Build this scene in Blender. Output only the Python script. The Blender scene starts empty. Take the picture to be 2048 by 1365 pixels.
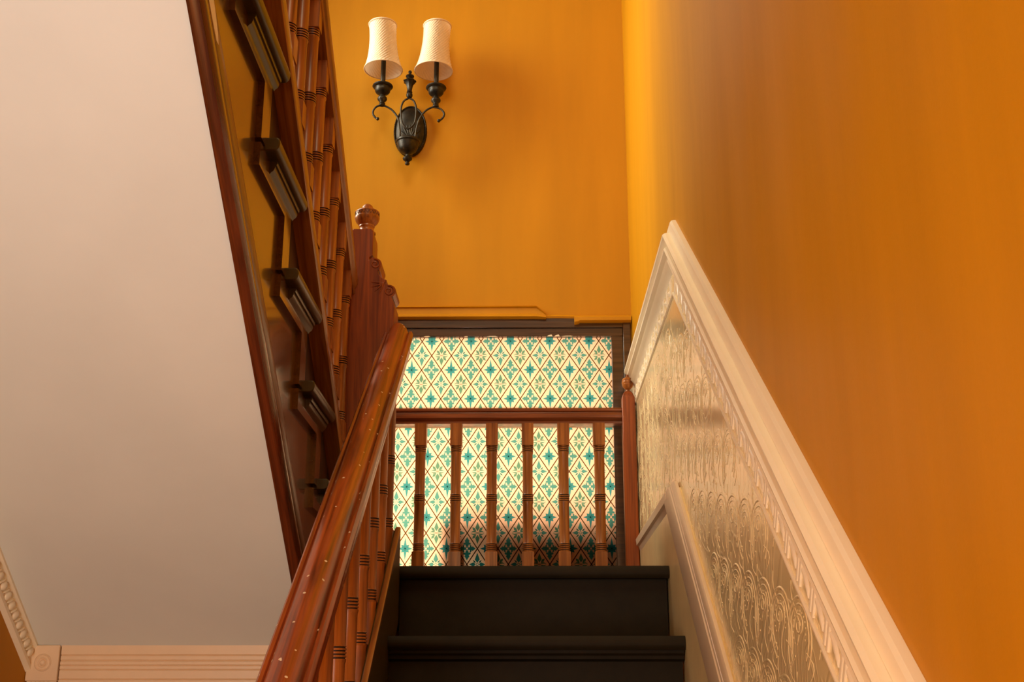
import bpy, bmesh, math, random
from mathutils import Vector, Matrix
random.seed(7)
SC = bpy.context.scene
COL = SC.collection
PI = math.pi

# ------------------------------------------------------------------ camera, sky, lights, exposure
cam = bpy.data.cameras.new('camera'); cam.sensor_width = 36.0; cam.sensor_fit = 'HORIZONTAL'
cam.lens = 2374.5 / 2048 * 36.0
cam.clip_start = 0.02
cob = bpy.data.objects.new('camera', cam); COL.objects.link(cob)
PITCH, YAW, ROLL = 0.302, 0.014, 0.0006
cob.matrix_world = Matrix.Rotation(YAW, 4, 'Z') @ Matrix.Rotation(PI/2 + PITCH, 4, 'X') @ Matrix.Rotation(ROLL, 4, 'Z')
SC.camera = cob

world = bpy.data.worlds.new('sky'); SC.world = world; world.use_nodes = True
bg = world.node_tree.nodes['Background']
bg.inputs[0].default_value = (1.0, 0.93, 0.80, 1); bg.inputs[1].default_value = 2.5

def area(name, loc, target, size, sizey, power, col, spread=180):
    l = bpy.data.lights.new(name, 'AREA'); l.shape = 'RECTANGLE'; l.size = size; l.size_y = sizey
    l.energy = power; l.color = col; l.spread = math.radians(spread)
    o = bpy.data.objects.new(name, l); COL.objects.link(o); o.location = loc
    d = Vector(target) - Vector(loc); o.rotation_euler = d.to_track_quat('-Z', 'Y').to_euler()
    return o
# daylight through the glazed entry door behind the camera
area('entry_daylight', (-0.85, -0.55, -0.35), (-0.8, 1.15, 1.35), 0.5, 0.9, 14.5, (1.0, 0.98, 0.95), 120)
# unseen warm fill light added behind the camera
hl = bpy.data.lights.new('hall_fill', 'POINT'); hl.energy = 26; hl.color = (1.0, 0.66, 0.33); hl.shadow_soft_size = 0.18
ho = bpy.data.objects.new('hall_fill', hl); COL.objects.link(ho); ho.location = (-0.45, -0.75, 0.95)
# unseen warm fill added low in the hall for soffit and casing
tl = bpy.data.lights.new('low_fill', 'POINT'); tl.energy = 26; tl.color = (1.0, 0.55, 0.20); tl.shadow_soft_size = 0.12
to = bpy.data.objects.new('low_fill', tl); COL.objects.link(to); to.location = (-0.90, 0.75, -0.80)
# daylight of the low sun outside the stair window
area('window_daylight', (-0.55, 5.1, 0.42), (-0.25, 3.86, 0.7), 0.4, 0.4, 33, (1.0, 0.93, 0.80))
# light added at a made-up side window to brighten the right wall
area('added_side_light', (-1.28, 3.46, 2.30), (0.353, 3.25, 1.7), 0.34, 1.4, 17, (1.0, 0.92, 0.72), 95)
# daylight falling down the stairwell from the upper hall
area('upper_hall_daylight', (-0.2, 0.6, 3.55), (-0.1, 3.4, 1.8), 1.0, 1.2, 34, (1.0, 0.88, 0.58))

vs = SC.view_settings
vs.view_transform = 'Standard'; vs.look = 'None'; vs.exposure = 0.17; vs.gamma = 1.0; vs.use_curve_mapping = False
SC.cycles.max_bounces = 10; SC.cycles.diffuse_bounces = 6; SC.cycles.transparent_max_bounces = 24
SC.cycles.caustics_reflective = False; SC.cycles.caustics_refractive = False
SC.cycles.sample_clamp_indirect = 4.0

# ------------------------------------------------------------------ materials
def mat(name):
    m = bpy.data.materials.new(name); m.use_nodes = True
    return m, m.node_tree.nodes, m.node_tree.links, m.node_tree.nodes['Principled BSDF']

def coords(n, l, rot=(0, 0, 0), scale=(1, 1, 1), rand=True):
    tc = n.new('ShaderNodeTexCoord')
    src = tc.outputs['Object']
    if rand:
        oi = n.new('ShaderNodeObjectInfo')
        mm = n.new('ShaderNodeMath'); mm.operation = 'MULTIPLY'; mm.inputs[1].default_value = 7.3
        l.new(oi.outputs['Random'], mm.inputs[0])
        ad = n.new('ShaderNodeVectorMath'); ad.operation = 'ADD'
        l.new(src, ad.inputs[0]); l.new(mm.outputs[0], ad.inputs[1]); src = ad.outputs[0]
    r = n.new('ShaderNodeMapping'); r.inputs['Rotation'].default_value = rot
    l.new(src, r.inputs[0])
    s = n.new('ShaderNodeMapping'); s.inputs['Scale'].default_value = scale
    l.new(r.outputs[0], s.inputs[0])
    return s.outputs[0]

def noise(n, l, vec, scale=1.0, detail=5, rough=0.55, dist=0.0):
    t = n.new('ShaderNodeTexNoise'); t.inputs['Scale'].default_value = scale
    t.inputs['Detail'].default_value = detail; t.inputs['Roughness'].default_value = rough
    t.inputs['Distortion'].default_value = dist
    l.new(vec, t.inputs['Vector']); return t.outputs['Fac']

def ramp(n, l, fac, stops):
    r = n.new('ShaderNodeValToRGB'); e = r.color_ramp.elements
    while len(e) < len(stops): e.new(0.5)
    for i, (p, c) in enumerate(stops):
        e[i].position = p; e[i].color = (c[0], c[1], c[2], 1)
    l.new(fac, r.inputs[0]); return r.outputs[0]

def bump(n, l, h, p, strength=0.2, dist=0.01):
    b = n.new('ShaderNodeBump'); b.inputs['Strength'].default_value = strength; b.inputs['Distance'].default_value = dist
    l.new(h, b.inputs['Height']); l.new(b.outputs[0], p.inputs['Normal']); return b

def sc3(c, k): return tuple(x * k for x in c)

def plain(name, c, rough=0.5, metal=0.0, var=0.12, nscale=14, bstr=0.05, spec=0.5, coat=0.0):
    m, n, l, p = mat(name)
    v = coords(n, l)
    f = noise(n, l, v, nscale, 4)
    l.new(ramp(n, l, f, [(0.3, sc3(c, 1 - var)), (0.7, sc3(c, 1 + var))]), p.inputs['Base Color'])
    p.inputs['Roughness'].default_value = rough; p.inputs['Metallic'].default_value = metal
    p.inputs['Specular IOR Level'].default_value = spec; p.inputs['Coat Weight'].default_value = coat
    f2 = noise(n, l, v, nscale * 12, 3)
    bump(n, l, f2, p, bstr, 0.002)
    return m

SLOPE = 0.1827 / 0.254
ANG = math.atan(SLOPE)
def wood(name, dark, light, axis='z', rough=0.3, coat=0.3, fine=55, along=2.5, specks=False, bstr=0.12, coatr=0.15, spec=0.5):
    m, n, l, p = mat(name)
    rot = {'x': (0, 0, 0), 'y': (0, 0, 0), 'z': (0, 0, 0), 'up': (-ANG, 0, 0), 'down': (ANG, 0, 0)}[axis]
    s = {'x': (along, fine, fine), 'z': (fine, fine, along)}.get(axis, (fine, along, fine))
    v = coords(n, l, rot, s)
    f = noise(n, l, v, 1.0, 6, 0.6, 0.7)
    v2 = coords(n, l, rot, tuple(a * 3.5 if a == fine else a * 2 for a in s))
    g = noise(n, l, v2, 1.0, 3, 0.5, 0.2)
    mx = n.new('ShaderNodeMath'); mx.operation = 'MULTIPLY_ADD'; mx.inputs[1].default_value = 0.35
    l.new(g, mx.inputs[0]); l.new(f, mx.inputs[2])
    c = ramp(n, l, mx.outputs[0], [(0.50, dark), (0.86, light)])
    if specks:
        vo = n.new('ShaderNodeTexVoronoi'); vo.inputs['Scale'].default_value = 55
        l.new(coords(n, l, rand=False), vo.inputs['Vector'])
        sp = n.new('ShaderNodeMath'); sp.operation = 'LESS_THAN'; sp.inputs[1].default_value = 0.15
        l.new(vo.outputs['Distance'], sp.inputs[0])
        pick = n.new('ShaderNodeSeparateColor'); l.new(vo.outputs['Color'], pick.inputs[0])
        gt = n.new('ShaderNodeMath'); gt.operation = 'GREATER_THAN'; gt.inputs[1].default_value = 0.55
        l.new(pick.outputs[0], gt.inputs[0])
        mu = n.new('ShaderNodeMath'); mu.operation = 'MULTIPLY'
        l.new(sp.outputs[0], mu.inputs[0]); l.new(gt.outputs[0], mu.inputs[1])
        mi = n.new('ShaderNodeMix'); mi.data_type = 'RGBA'
        l.new(mu.outputs[0], mi.inputs['Factor']); l.new(c, mi.inputs['A']); mi.inputs['B'].default_value = (0.75, 0.6, 0.42, 1)
        c = mi.outputs['Result']
    l.new(c, p.inputs['Base Color'])
    p.inputs['Roughness'].default_value = rough; p.inputs['Specular IOR Level'].default_value = spec
    p.inputs['Coat Weight'].default_value = coat; p.inputs['Coat Roughness'].default_value = coatr
    bump(n, l, mx.outputs[0], p, bstr, 0.002)
    return m

def wall_paint(name, c, rough=0.45, spec=0.15):
    m, n, l, p = mat(name)
    v = coords(n, l, rand=False, scale=(1, 1, 0.12))
    f = noise(n, l, v, 9, 5, 0.6)
    l.new(ramp(n, l, f, [(0.3, sc3(c, 0.93)), (0.7, sc3(c, 1.06))]), p.inputs['Base Color'])
    p.inputs['Roughness'].default_value = rough; p.inputs['Specular IOR Level'].default_value = spec
    v2 = coords(n, l, rand=False, scale=(1, 1, 0.35))
    f2 = noise(n, l, v2, 3.2, 3, 0.5)
    f3 = noise(n, l, coords(n, l, rand=False), 240, 2)
    a = n.new('ShaderNodeMath'); a.operation = 'MULTIPLY_ADD'; a.inputs[1].default_value = 0.02
    l.new(f3, a.inputs[0]); l.new(f2, a.inputs[2])
    bump(n, l, a.outputs[0], p, 0.25, 0.02)
    return m

def lincrusta(name, c):
    m, n, l, p = mat(name)
    v = coords(n, l, rand=False, scale=(1, 1, 0.75))
    w = n.new('ShaderNodeTexNoise'); w.inputs['Scale'].default_value = 9; w.inputs['Detail'].default_value = 2
    l.new(v, w.inputs['Vector'])
    ms = n.new('ShaderNodeVectorMath'); ms.operation = 'MULTIPLY_ADD'
    ms.inputs[1].default_value = (0.0, 0.07, 0.07); l.new(w.outputs['Color'], ms.inputs[0]); l.new(v, ms.inputs[2])
    vo = n.new('ShaderNodeTexVoronoi'); vo.inputs['Scale'].default_value = 8.5; l.new(ms.outputs[0], vo.inputs['Vector'])
    k = n.new('ShaderNodeMath'); k.operation = 'MULTIPLY'; k.inputs[1].default_value = 46
    l.new(vo.outputs['Distance'], k.inputs[0])
    s = n.new('ShaderNodeMath'); s.operation = 'SINE'; l.new(k.outputs[0], s.inputs[0])
    pw = n.new('ShaderNodeMapRange'); pw.inputs['From Min'].default_value = 0.35; pw.inputs['From Max'].default_value = 1.0
    l.new(s.outputs[0], pw.inputs['Value'])
    vb = n.new('ShaderNodeTexVoronoi'); vb.inputs['Scale'].default_value = 70; l.new(ms.outputs[0], vb.inputs['Vector'])
    br = n.new('ShaderNodeMapRange'); br.inputs['From Min'].default_value = 0.45; br.inputs['From Max'].default_value = 0.1
    l.new(vb.outputs['Distance'], br.inputs['Value'])
    msk = noise(n, l, v, 7, 2)
    mr = n.new('ShaderNodeMapRange'); mr.inputs['From Min'].default_value = 0.45; mr.inputs['From Max'].default_value = 0.6
    l.new(msk, mr.inputs['Value'])
    mb = n.new('ShaderNodeMath'); mb.operation = 'MULTIPLY'; l.new(br.outputs[0], mb.inputs[0]); l.new(mr.outputs[0], mb.inputs[1])
    md = n.new('ShaderNodeMath'); md.operation = 'MULTIPLY_ADD'; md.inputs[1].default_value = 0.6
    l.new(mb.outputs[0], md.inputs[0]); l.new(pw.outputs[0], md.inputs[2])
    f = noise(n, l, v, 6, 3)
    l.new(ramp(n, l, f, [(0.3, sc3(c, 0.92)), (0.7, sc3(c, 1.06))]), p.inputs['Base Color'])
    p.inputs['Roughness'].default_value = 0.22; p.inputs['Specular IOR Level'].default_value = 0.6
    p.inputs['Coat Weight'].default_value = 0.8; p.inputs['Coat Roughness'].default_value = 0.16
    bump(n, l, md.outputs[0], p, 0.30, 0.003)
    return m

def film_mat(name, c):
    m, n, l, p = mat(name)
    n.remove(p)
    t = n.new('ShaderNodeBsdfTranslucent'); d = n.new('ShaderNodeBsdfDiffuse'); g = n.new('ShaderNodeBsdfGlossy')
    f = noise(n, l, coords(n, l, rand=False), 5, 3)
    cc = ramp(n, l, f, [(0.3, sc3(c, 0.95)), (0.7, sc3(c, 1.03))])
    l.new(cc, t.inputs[0]); l.new(cc, d.inputs[0]); g.inputs['Roughness'].default_value = 0.12
    m1 = n.new('ShaderNodeMixShader'); m1.inputs[0].default_value = 0.12; l.new(t.outputs[0], m1.inputs[1]); l.new(d.outputs[0], m1.inputs[2])
    fr = n.new('ShaderNodeFresnel'); fr.inputs[0].default_value = 1.35
    m2 = n.new('ShaderNodeMixShader'); l.new(fr.outputs[0], m2.inputs[0]); l.new(m1.outputs[0], m2.inputs[1]); l.new(g.outputs[0], m2.inputs[2])
    l.new(m2.outputs[0], n['Material Output'].inputs['Surface'])
    return m

def ink(name, c):          # translucent printing ink: a colour filter over the film behind it
    m, n, l, p = mat(name)
    n.remove(p)
    t = n.new('ShaderNodeBsdfTransparent'); d = n.new('ShaderNodeBsdfDiffuse')
    f = noise(n, l, coords(n, l, rand=False), 30, 2)
    l.new(ramp(n, l, f, [(0.3, sc3(c, 0.92)), (0.7, sc3(c, 1.05))]), t.inputs[0])
    d.inputs[0].default_value = (c[0] * .5, c[1] * .5, c[2] * .5, 1)
    mx = n.new('ShaderNodeMixShader'); mx.inputs[0].default_value = 0.06
    l.new(t.outputs[0], mx.inputs[1]); l.new(d.outputs[0], mx.inputs[2])
    l.new(mx.outputs[0], n['Material Output'].inputs['Surface'])
    return m

def glass_mat(name):
    m, n, l, p = mat(name)
    n.remove(p)
    t = n.new('ShaderNodeBsdfTransparent'); g = n.new('ShaderNodeBsdfGlossy'); g.inputs['Roughness'].default_value = 0.02
    fr = n.new('ShaderNodeFresnel'); fr.inputs[0].default_value = 1.45
    mx = n.new('ShaderNodeMixShader'); l.new(fr.outputs[0], mx.inputs[0]); l.new(t.outputs[0], mx.inputs[1]); l.new(g.outputs[0], mx.inputs[2])
    l.new(mx.outputs[0], n['Material Output'].inputs['Surface'])
    return m

def shade_mat(name, c):
    m, n, l, p = mat(name)
    f = noise(n, l, coords(n, l), 60, 3)
    cc = ramp(n, l, f, [(0.3, sc3(c, 0.95)), (0.7, sc3(c, 1.04))])
    l.new(cc, p.inputs['Base Color']); p.inputs['Roughness'].default_value = 0.55; p.inputs['Sheen Weight'].default_value = 0.2
    t = n.new('ShaderNodeBsdfTranslucent'); l.new(cc, t.inputs[0])
    mx = n.new('ShaderNodeMixShader'); mx.inputs[0].default_value = 0.18
    l.new(p.outputs[0], mx.inputs[1]); l.new(t.outputs[0], mx.inputs[2])
    l.new(mx.outputs[0], n['Material Output'].inputs['Surface'])
    return m

def bronze(name):
    m, n, l, p = mat(name)
    v = coords(n, l)
    f = noise(n, l, v, 55, 4)
    l.new(ramp(n, l, f, [(0.35, (0.010, 0.0085, 0.006)), (0.62, (0.03, 0.023, 0.013)), (0.78, (0.12, 0.085, 0.04))]), p.inputs['Base Color'])
    p.inputs['Metallic'].default_value = 0.45; p.inputs['Roughness'].default_value = 0.42
    bump(n, l, noise(n, l, v, 220, 3), p, 0.25, 0.002)
    return m

M = {}
M['orange'] = wall_paint('orange_wall_paint', (0.52, 0.228, 0.004))
M['orange_matt'] = wall_paint('orange_matt_wall_paint', (0.52, 0.228, 0.004), 0.6, 0.2)
M['plaster'] = plain('white_plaster', (0.71, 0.74, 0.70), 0.7, var=0.03, nscale=4, bstr=0.05)
M['cream'] = plain('cream_gloss_paint', (0.80, 0.62, 0.42), 0.32, var=0.04, nscale=9, bstr=0.06)
M['white'] = plain('white_gloss_paint', (0.92, 0.83, 0.63), 0.33, var=0.03, nscale=9, bstr=0.06)
M['linc'] = lincrusta('embossed_wallcovering', (0.96, 0.80, 0.44))
M['skirt'] = plain('tan_skirting_paint', (0.85, 0.65, 0.32), 0.3, var=0.08, nscale=10, bstr=0.04, coat=0.3)
M['stair'] = plain('black_stair_paint', (0.019, 0.0125, 0.0045), 0.6, var=0.15, nscale=20, bstr=0.15, spec=0.15)
M['stair_olive'] = plain('olive_black_gloss_paint', (0.055, 0.034, 0.006), 0.3, var=0.15, nscale=20, bstr=0.05, spec=0.4)
M['floor'] = wood('dark_floor_boards', (0.05, 0.02, 0.008), (0.12, 0.05, 0.02), 'y', 0.4)
M['mahogany'] = wood('mahogany_rail', (0.10, 0.019, 0.004), (0.40, 0.085, 0.014), 'up', 0.30, 0.22, specks=True, spec=0.4)
M['mahog_x'] = wood('mahogany_cross_rail', (0.085, 0.018, 0.005), (0.27, 0.065, 0.014), 'x', 0.3, 0.4)
M['mahog_z'] = wood('mahogany_post', (0.13, 0.024, 0.003), (0.34, 0.072, 0.008), 'z', 0.4, 0.15, spec=0.25)
M['baluster'] = wood('oak_baluster', (0.18, 0.050, 0.008), (0.48, 0.165, 0.029), 'z', 0.36, 0.12, spec=0.3)
M['groove'] = plain('burnt_groove', (0.035, 0.011, 0.003), 0.5)
M['rail_down'] = wood('oak_rail', (0.17, 0.052, 0.011), (0.40, 0.15, 0.032), 'down', 0.33, 0.3)
M['rail_up'] = wood('oak_string_edge', (0.20, 0.07, 0.016), (0.42, 0.17, 0.04), 'up', 0.35, 0.3)
M['string_dark'] = wood('dark_string_board', (0.030, 0.008, 0.002), (0.085, 0.022, 0.005), 'z', 0.55, 0.0, spec=0.25)
M['string_gloss'] = wood('varnished_string_board', (0.05, 0.018, 0.004), (0.11, 0.042, 0.009), 'down', 0.22, 0.9, bstr=0.03, coatr=0.09)
M['string_mould'] = wood('mahogany_string_moulding', (0.055, 0.012, 0.004), (0.17, 0.038, 0.009), 'down', 0.25, 0.6)
M['worn'] = wood('worn_string_fillet', (0.085, 0.030, 0.012), (0.21, 0.085, 0.040), 'down', 0.35, 0.2)
M['bare_glint'] = plain('bare_patch_sky_glint', (0.85, 0.88, 0.95), 0.35)  # chipped spot with a sky reflection painted into its bluish white
M['frame'] = wood('dark_window_frame', (0.036, 0.015, 0.005), (0.10, 0.044, 0.015), 'x', 0.28, 0.4)
M['bronze'] = bronze('antique_bronze')
M['shade'] = shade_mat('pleated_cream_silk', (0.85, 0.69, 0.48))
M['film'] = film_mat('cream_window_film', (0.95, 0.50, 0.275))
M['teal'] = ink('teal_ink', (0.10, 0.50, 0.60))
M['cyan'] = ink('blue_green_ink', (0.06, 0.46, 0.66))
M['green'] = ink('green_ink', (0.13, 0.45, 0.42))
M['darkink'] = ink('dark_outline_ink', (0.06, 0.16, 0.16))
M['brownink'] = ink('brown_lattice_ink', (0.13, 0.08, 0.025))
M['glass'] = glass_mat('window_glass')
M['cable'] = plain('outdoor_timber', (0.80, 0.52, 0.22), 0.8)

# ------------------------------------------------------------------ mesh helpers
class MB:
    def __init__(s): s.v = []; s.f = []; s.mi = []
    def add(s, vs, fs, mi=0):
        o = len(s.v); s.v += [tuple(p) for p in vs]
        for f in fs: s.f.append(tuple(i + o for i in f)); s.mi.append(mi)
        return s
    def box(s, x0, x1, y0, y1, z0, z1, mi=0):
        vs = [(x, y, z) for z in (z0, z1) for y in (y0, y1) for x in (x0, x1)]
        return s.add(vs, [(0, 2, 3, 1), (4, 5, 7, 6), (0, 1, 5, 4), (2, 6, 7, 3), (0, 4, 6, 2), (1, 3, 7, 5)], mi)
    def loft(s, rings, mi=0, cap=True, closed=True):
        n = len(rings[0]); vs = [p for r in rings for p in r]; fs = []
        for i in range(len(rings) - 1):
            for j in range(n if closed else n - 1):
                a, b = i * n + j, i * n + (j + 1) % n
                fs.append((a, b, b + n, a + n))
        if cap:
            fs.append(tuple(range(n - 1, -1, -1))); o = (len(rings) - 1) * n
            fs.append(tuple(range(o, o + n)))
        return s.add(vs, fs, mi)
    def lathe(s, c, prof, seg=16, mis=None, axis='z', ripple=None):
        rings = []
        for r, z in prof:
            ring = []
            for k in range(seg):
                a = 2 * PI * (k + .5) / seg
                rr = r * (1 + (ripple(a, z) if ripple else 0))
                x, y = rr * math.cos(a), rr * math.sin(a)
                ring.append((c[0] + x, c[1] + y, c[2] + z) if axis == 'z' else (c[0] + x, c[1] - z, c[2] + y))
            rings.append(ring)
        for i in range(len(rings) - 1):
            s.loft(rings[i:i + 2], mis[i] if mis else 0, cap=False)
        b = len(s.v)
        s.add(rings[0], [tuple(range(seg - 1, -1, -1))], mis[0] if mis else 0)
        s.add(rings[-1], [tuple(range(seg))], mis[-1] if mis else 0)
        return s
    def tube(s, pts, r, seg=8, mi=0, closed=False):
        P = [Vector(p) for p in pts]; n = len(P); rings = []; u = None
        rr = r if isinstance(r, (list, tuple)) else [r] * n
        for i in range(n):
            if closed: t = P[(i + 1) % n] - P[i - 1]
            else: t = P[min(i + 1, n - 1)] - P[max(i - 1, 0)]
            t.normalize()
            if u is None:
                u = t.orthogonal().normalized()
            u = (u - t * u.dot(t)).normalized(); w = t.cross(u)
            rings.append([P[i] + (u * math.cos(2 * PI * k / seg) + w * math.sin(2 * PI * k / seg)) * rr[i] for k in range(seg)])
        if closed: rings.append(rings[0])
        return s.loft(rings, mi, cap=not closed)
    def ell(s, c, r, seg=10, rings=6, mi=0, R=None):
        vs = []; fs = []
        for i in range(1, rings):
            th = PI * i / rings
            for k in range(seg):
                a = 2 * PI * k / seg
                vs.append(Vector((r[0] * math.sin(th) * math.cos(a), r[1] * math.sin(th) * math.sin(a), r[2] * math.cos(th))))
        vs += [Vector((0, 0, r[2])), Vector((0, 0, -r[2]))]
        for i in range(rings - 2):
            for k in range(seg):
                a, b = i * seg + k, i * seg + (k + 1) % seg
                fs.append((a, a + seg, b + seg, b))
        t, bt = len(vs) - 2, len(vs) - 1
        for k in range(seg):
            fs.append((t, k, (k + 1) % seg)); o = (rings - 2) * seg
            fs.append((bt, o + (k + 1) % seg, o + k))
        if R is not None: vs = [R @ v for v in vs]
        return s.add([v + Vector(c) for v in vs], fs, mi)

ORG = {}
def finish(o, name, parent, origin):
    COL.objects.link(o)
    ORG[o] = Vector(origin)
    if parent is not None:
        o.parent = parent; o.location = Vector(origin) - ORG[parent]
    else:
        o.location = origin
    return o
def obj(name, mb, m, parent=None, origin=(0, 0, 0), bevel=0.0, smooth=35, seg=2, fixn=True):
    me = bpy.data.meshes.new(name)
    o3 = Vector(origin)
    me.from_pydata([Vector(v) - o3 for v in mb.v], [], mb.f)
    mats = m if isinstance(m, (list, tuple)) else [m]
    for x in mats: me.materials.append(x)
    me.polygons.foreach_set('material_index', mb.mi)
    b = bmesh.new(); b.from_mesh(me)
    bmesh.ops.remove_doubles(b, verts=b.verts, dist=1e-6)
    if fixn: bmesh.ops.recalc_face_normals(b, faces=b.faces)
    b.to_mesh(me); b.free()
    if smooth:
        me.shade_smooth(); me.set_sharp_from_angle(angle=math.radians(smooth))
    o = bpy.data.objects.new(name, me)
    if bevel:
        md = o.modifiers.new('bevel', 'BEVEL'); md.width = bevel; md.segments = seg; md.limit_method = 'ANGLE'; md.angle_limit = math.radians(40)
        md.harden_normals = False
    return finish(o, name, parent, origin)
def thing(name, label, cat, origin=(0, 0, 0), group=None, kind=None):
    o = bpy.data.objects.new(name, None); o.empty_display_size = 0.05
    finish(o, name, None, origin); return tag(o, label, cat, group, kind)
def tag(o, label, cat=None, group=None, kind=None):
    o['label'] = label
    if cat: o['category'] = cat
    if group: o['group'] = group
    if kind: o['kind'] = kind
    return o
def copy_part(o, parent, origin, label=None):
    c = o.copy(); COL.objects.link(c); c.parent = parent; ORG[c] = Vector(origin)
    c.location = ORG[c] - (ORG[parent] if parent else Vector((0, 0, 0)))
    return c
def sweep(mb, prof, a, b, mi=0):
    """prof: (x, dz) cross-section, moved from a=(y,z) to b=(y,z); ends cut on vertical planes"""
    return mb.loft([[(x, a[0], a[1] + dz) for x, dz in prof], [(x, b[0], b[1] + dz) for x, dz in prof]], mi)
def prism_y(mb, poly, y0, y1, mi=0):
    return mb.loft([[(x, y0, z) for x, z in poly], [(x, y1, z) for x, z in poly]], mi)
def prism_x(mb, poly, x0, x1, mi=0):
    return mb.loft([[(x0, y, z) for y, z in poly], [(x1, y, z) for y, z in poly]], mi)
def rev(t): return t

# ------------------------------------------------------------------ key measures (metres, eye level is z = 0)
XR, YW = 0.353, 3.85            # right wall, end wall
XL = -1.19                      # left wall
G, R = 0.254, 0.1827            # going and riser
N1Y, N1Z = 2.9523, 0.3407       # landing nosing
FLOOR = N1Z - 10 * R
CEIL = 3.9
t = SLOPE
COSA = 1 / math.hypot(1, t)

# ------------------------------------------------------------------ setting: shell
YF = -1.4
w = MB().box(XR, XR + .12, YF, YW + .0, FLOOR, CEIL)
tag(obj('wall_right', w, M['orange'], smooth=0), 'tall burnt orange wall rising along the right side of the stair', kind='structure')
LW = (3.28, 3.64, 1.55, 3.05)  # opening for the added, unseen side window
w = MB().box(XL - .12, XL, YF, LW[0], FLOOR, CEIL).box(XL - .12, XL, LW[1], YW, FLOOR, CEIL).box(XL - .12, XL, LW[0], LW[1], FLOOR, LW[2]).box(XL - .12, XL, LW[0], LW[1], LW[3], CEIL)
tag(obj('wall_left', w, M['orange_matt'], smooth=0), 'orange wall in shade at the left below the white soffit', kind='structure')
WX0, WX1, WZ0, WZ1 = -.60, .345, N1Z + .005, 1.272
w = MB().box(XL - .12, WX0, YW, YW + .12, FLOOR, CEIL).box(WX0, XR + .12, YW, YW + .12, WZ1, CEIL).box(WX1, XR + .12, YW, YW + .12, FLOOR, WZ1).box(WX0, WX1, YW, YW + .12, FLOOR, WZ0)
tag(obj('wall_back', w, M['orange_matt'], smooth=0), 'burnt orange end wall above the patterned window, holding the wall lamp', kind='structure')
w = MB().box(XL - .12, -1.05, YF - .1, YF, FLOOR, CEIL).box(-.45, XR + .12, YF - .1, YF, FLOOR, CEIL).box(-1.05, -.45, YF - .1, YF, .8, CEIL).box(-1.05, -.45, YF - .1, YF, FLOOR, -.2)
tag(obj('wall_front', w, M['orange_matt'], smooth=0), 'orange entrance wall behind the camera with a square daylight opening', kind='structure')
tag(obj('floor', MB().box(XL - .12, XR + .12, YF - .1, YW, FLOOR - .1, FLOOR), M['floor'], smooth=0), 'dark boarded hall floor at the foot of the stairs', kind='structure')
tag(obj('ceiling', MB().box(XL - .12, XR + .12, YF - .1, YW + .12, CEIL, CEIL + .1), M['plaster'], smooth=0), 'white plaster ceiling high above the stairwell', kind='structure')
# sloping soffit under the upper flight
SO = 2.2346
def so(y): return SO - t * y
soff = MB()
prism_x(soff, [(.45, so(.45)), (2.905, so(2.905)), (2.905, so(2.905) + .05), (.45, so(.45) + .05)], XL, -.528)
tag(obj('ceiling', soff, M['plaster'], smooth=0), 'smooth white sloping plaster soffit under the upper stair flight', kind='structure')

# ------------------------------------------------------------------ window with patterned film
FY = 3.862
win = thing('window_1', 'low sash window with cream film printed with teal star and cross diamonds', None, (-.12, YW, WZ0), kind='structure')
FX0, FX1 = -.545, .283
FT = 1.214
MZ0, MZ1 = .899, .962
fr = MB()
fr.box(WX0, WX1 - .02, 3.838, 3.90, 1.243, 1.277)
obj('frame_head', fr, M['frame'], win, bevel=.002)
obj('frame_jamb', MB().box(.322, .348, 3.834, 3.90, WZ0, 1.277), M['frame'], win, bevel=.002)
obj('frame_jamb', MB().box(WX0, WX0 + .02, 3.834, 3.90, WZ0, 1.243), M['frame'], win, bevel=.002)
sash = MB().box(WX0 + .02, .322, 3.843, 3.885, FT, 1.242)
obj('sash_rail', sash, M['frame'], win, bevel=.0015)
obj('sash_rail', MB().box(WX0 + .02, .322, 3.843, 3.885, WZ0, .392), M['frame'], win, bevel=.0015)
obj('sash_stile', MB().box(FX1, .322, 3.843, 3.885, .392, FT), M['frame'], win, bevel=.0015)
obj('sash_stile', MB().box(WX0 + .02, FX0, 3.843, 3.885, .392, FT), M['frame'], win, bevel=.0015)
obj('meeting_rail', MB().box(FX0, FX1, 3.848, 3.885, MZ0, MZ1), M['white'], win, bevel=.002)
obj('pane', MB().box(FX0, FX1, 3.872, 3.875, .392, MZ0), M['glass'], win, smooth=0)
obj('pane', MB().box(FX0, FX1, 3.872, 3.875, MZ1, FT), M['glass'], win, smooth=0)
# ragged edge of film left along the top rail
rg = MB(); x = FX0; rnd = random.Random(3)
while x < FX1 - .02:
    dx = rnd.uniform(.012, .04); h = rnd.choice([.0008, .0012, .002]) if not (.0 < x < .09) else .006
    rg.add([(x, 3.8425, FT - .001), (x + dx, 3.8425, FT - .001), (x + dx * .8, 3.8425, FT + h), (x + dx * .3, 3.8425, FT + h * .7)], [(0, 1, 2, 3)]); x += dx * (1.3 if -.02 < x < .09 else 5.5)
obj('film_remnant', rg, M['white'], win, smooth=0)

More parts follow.
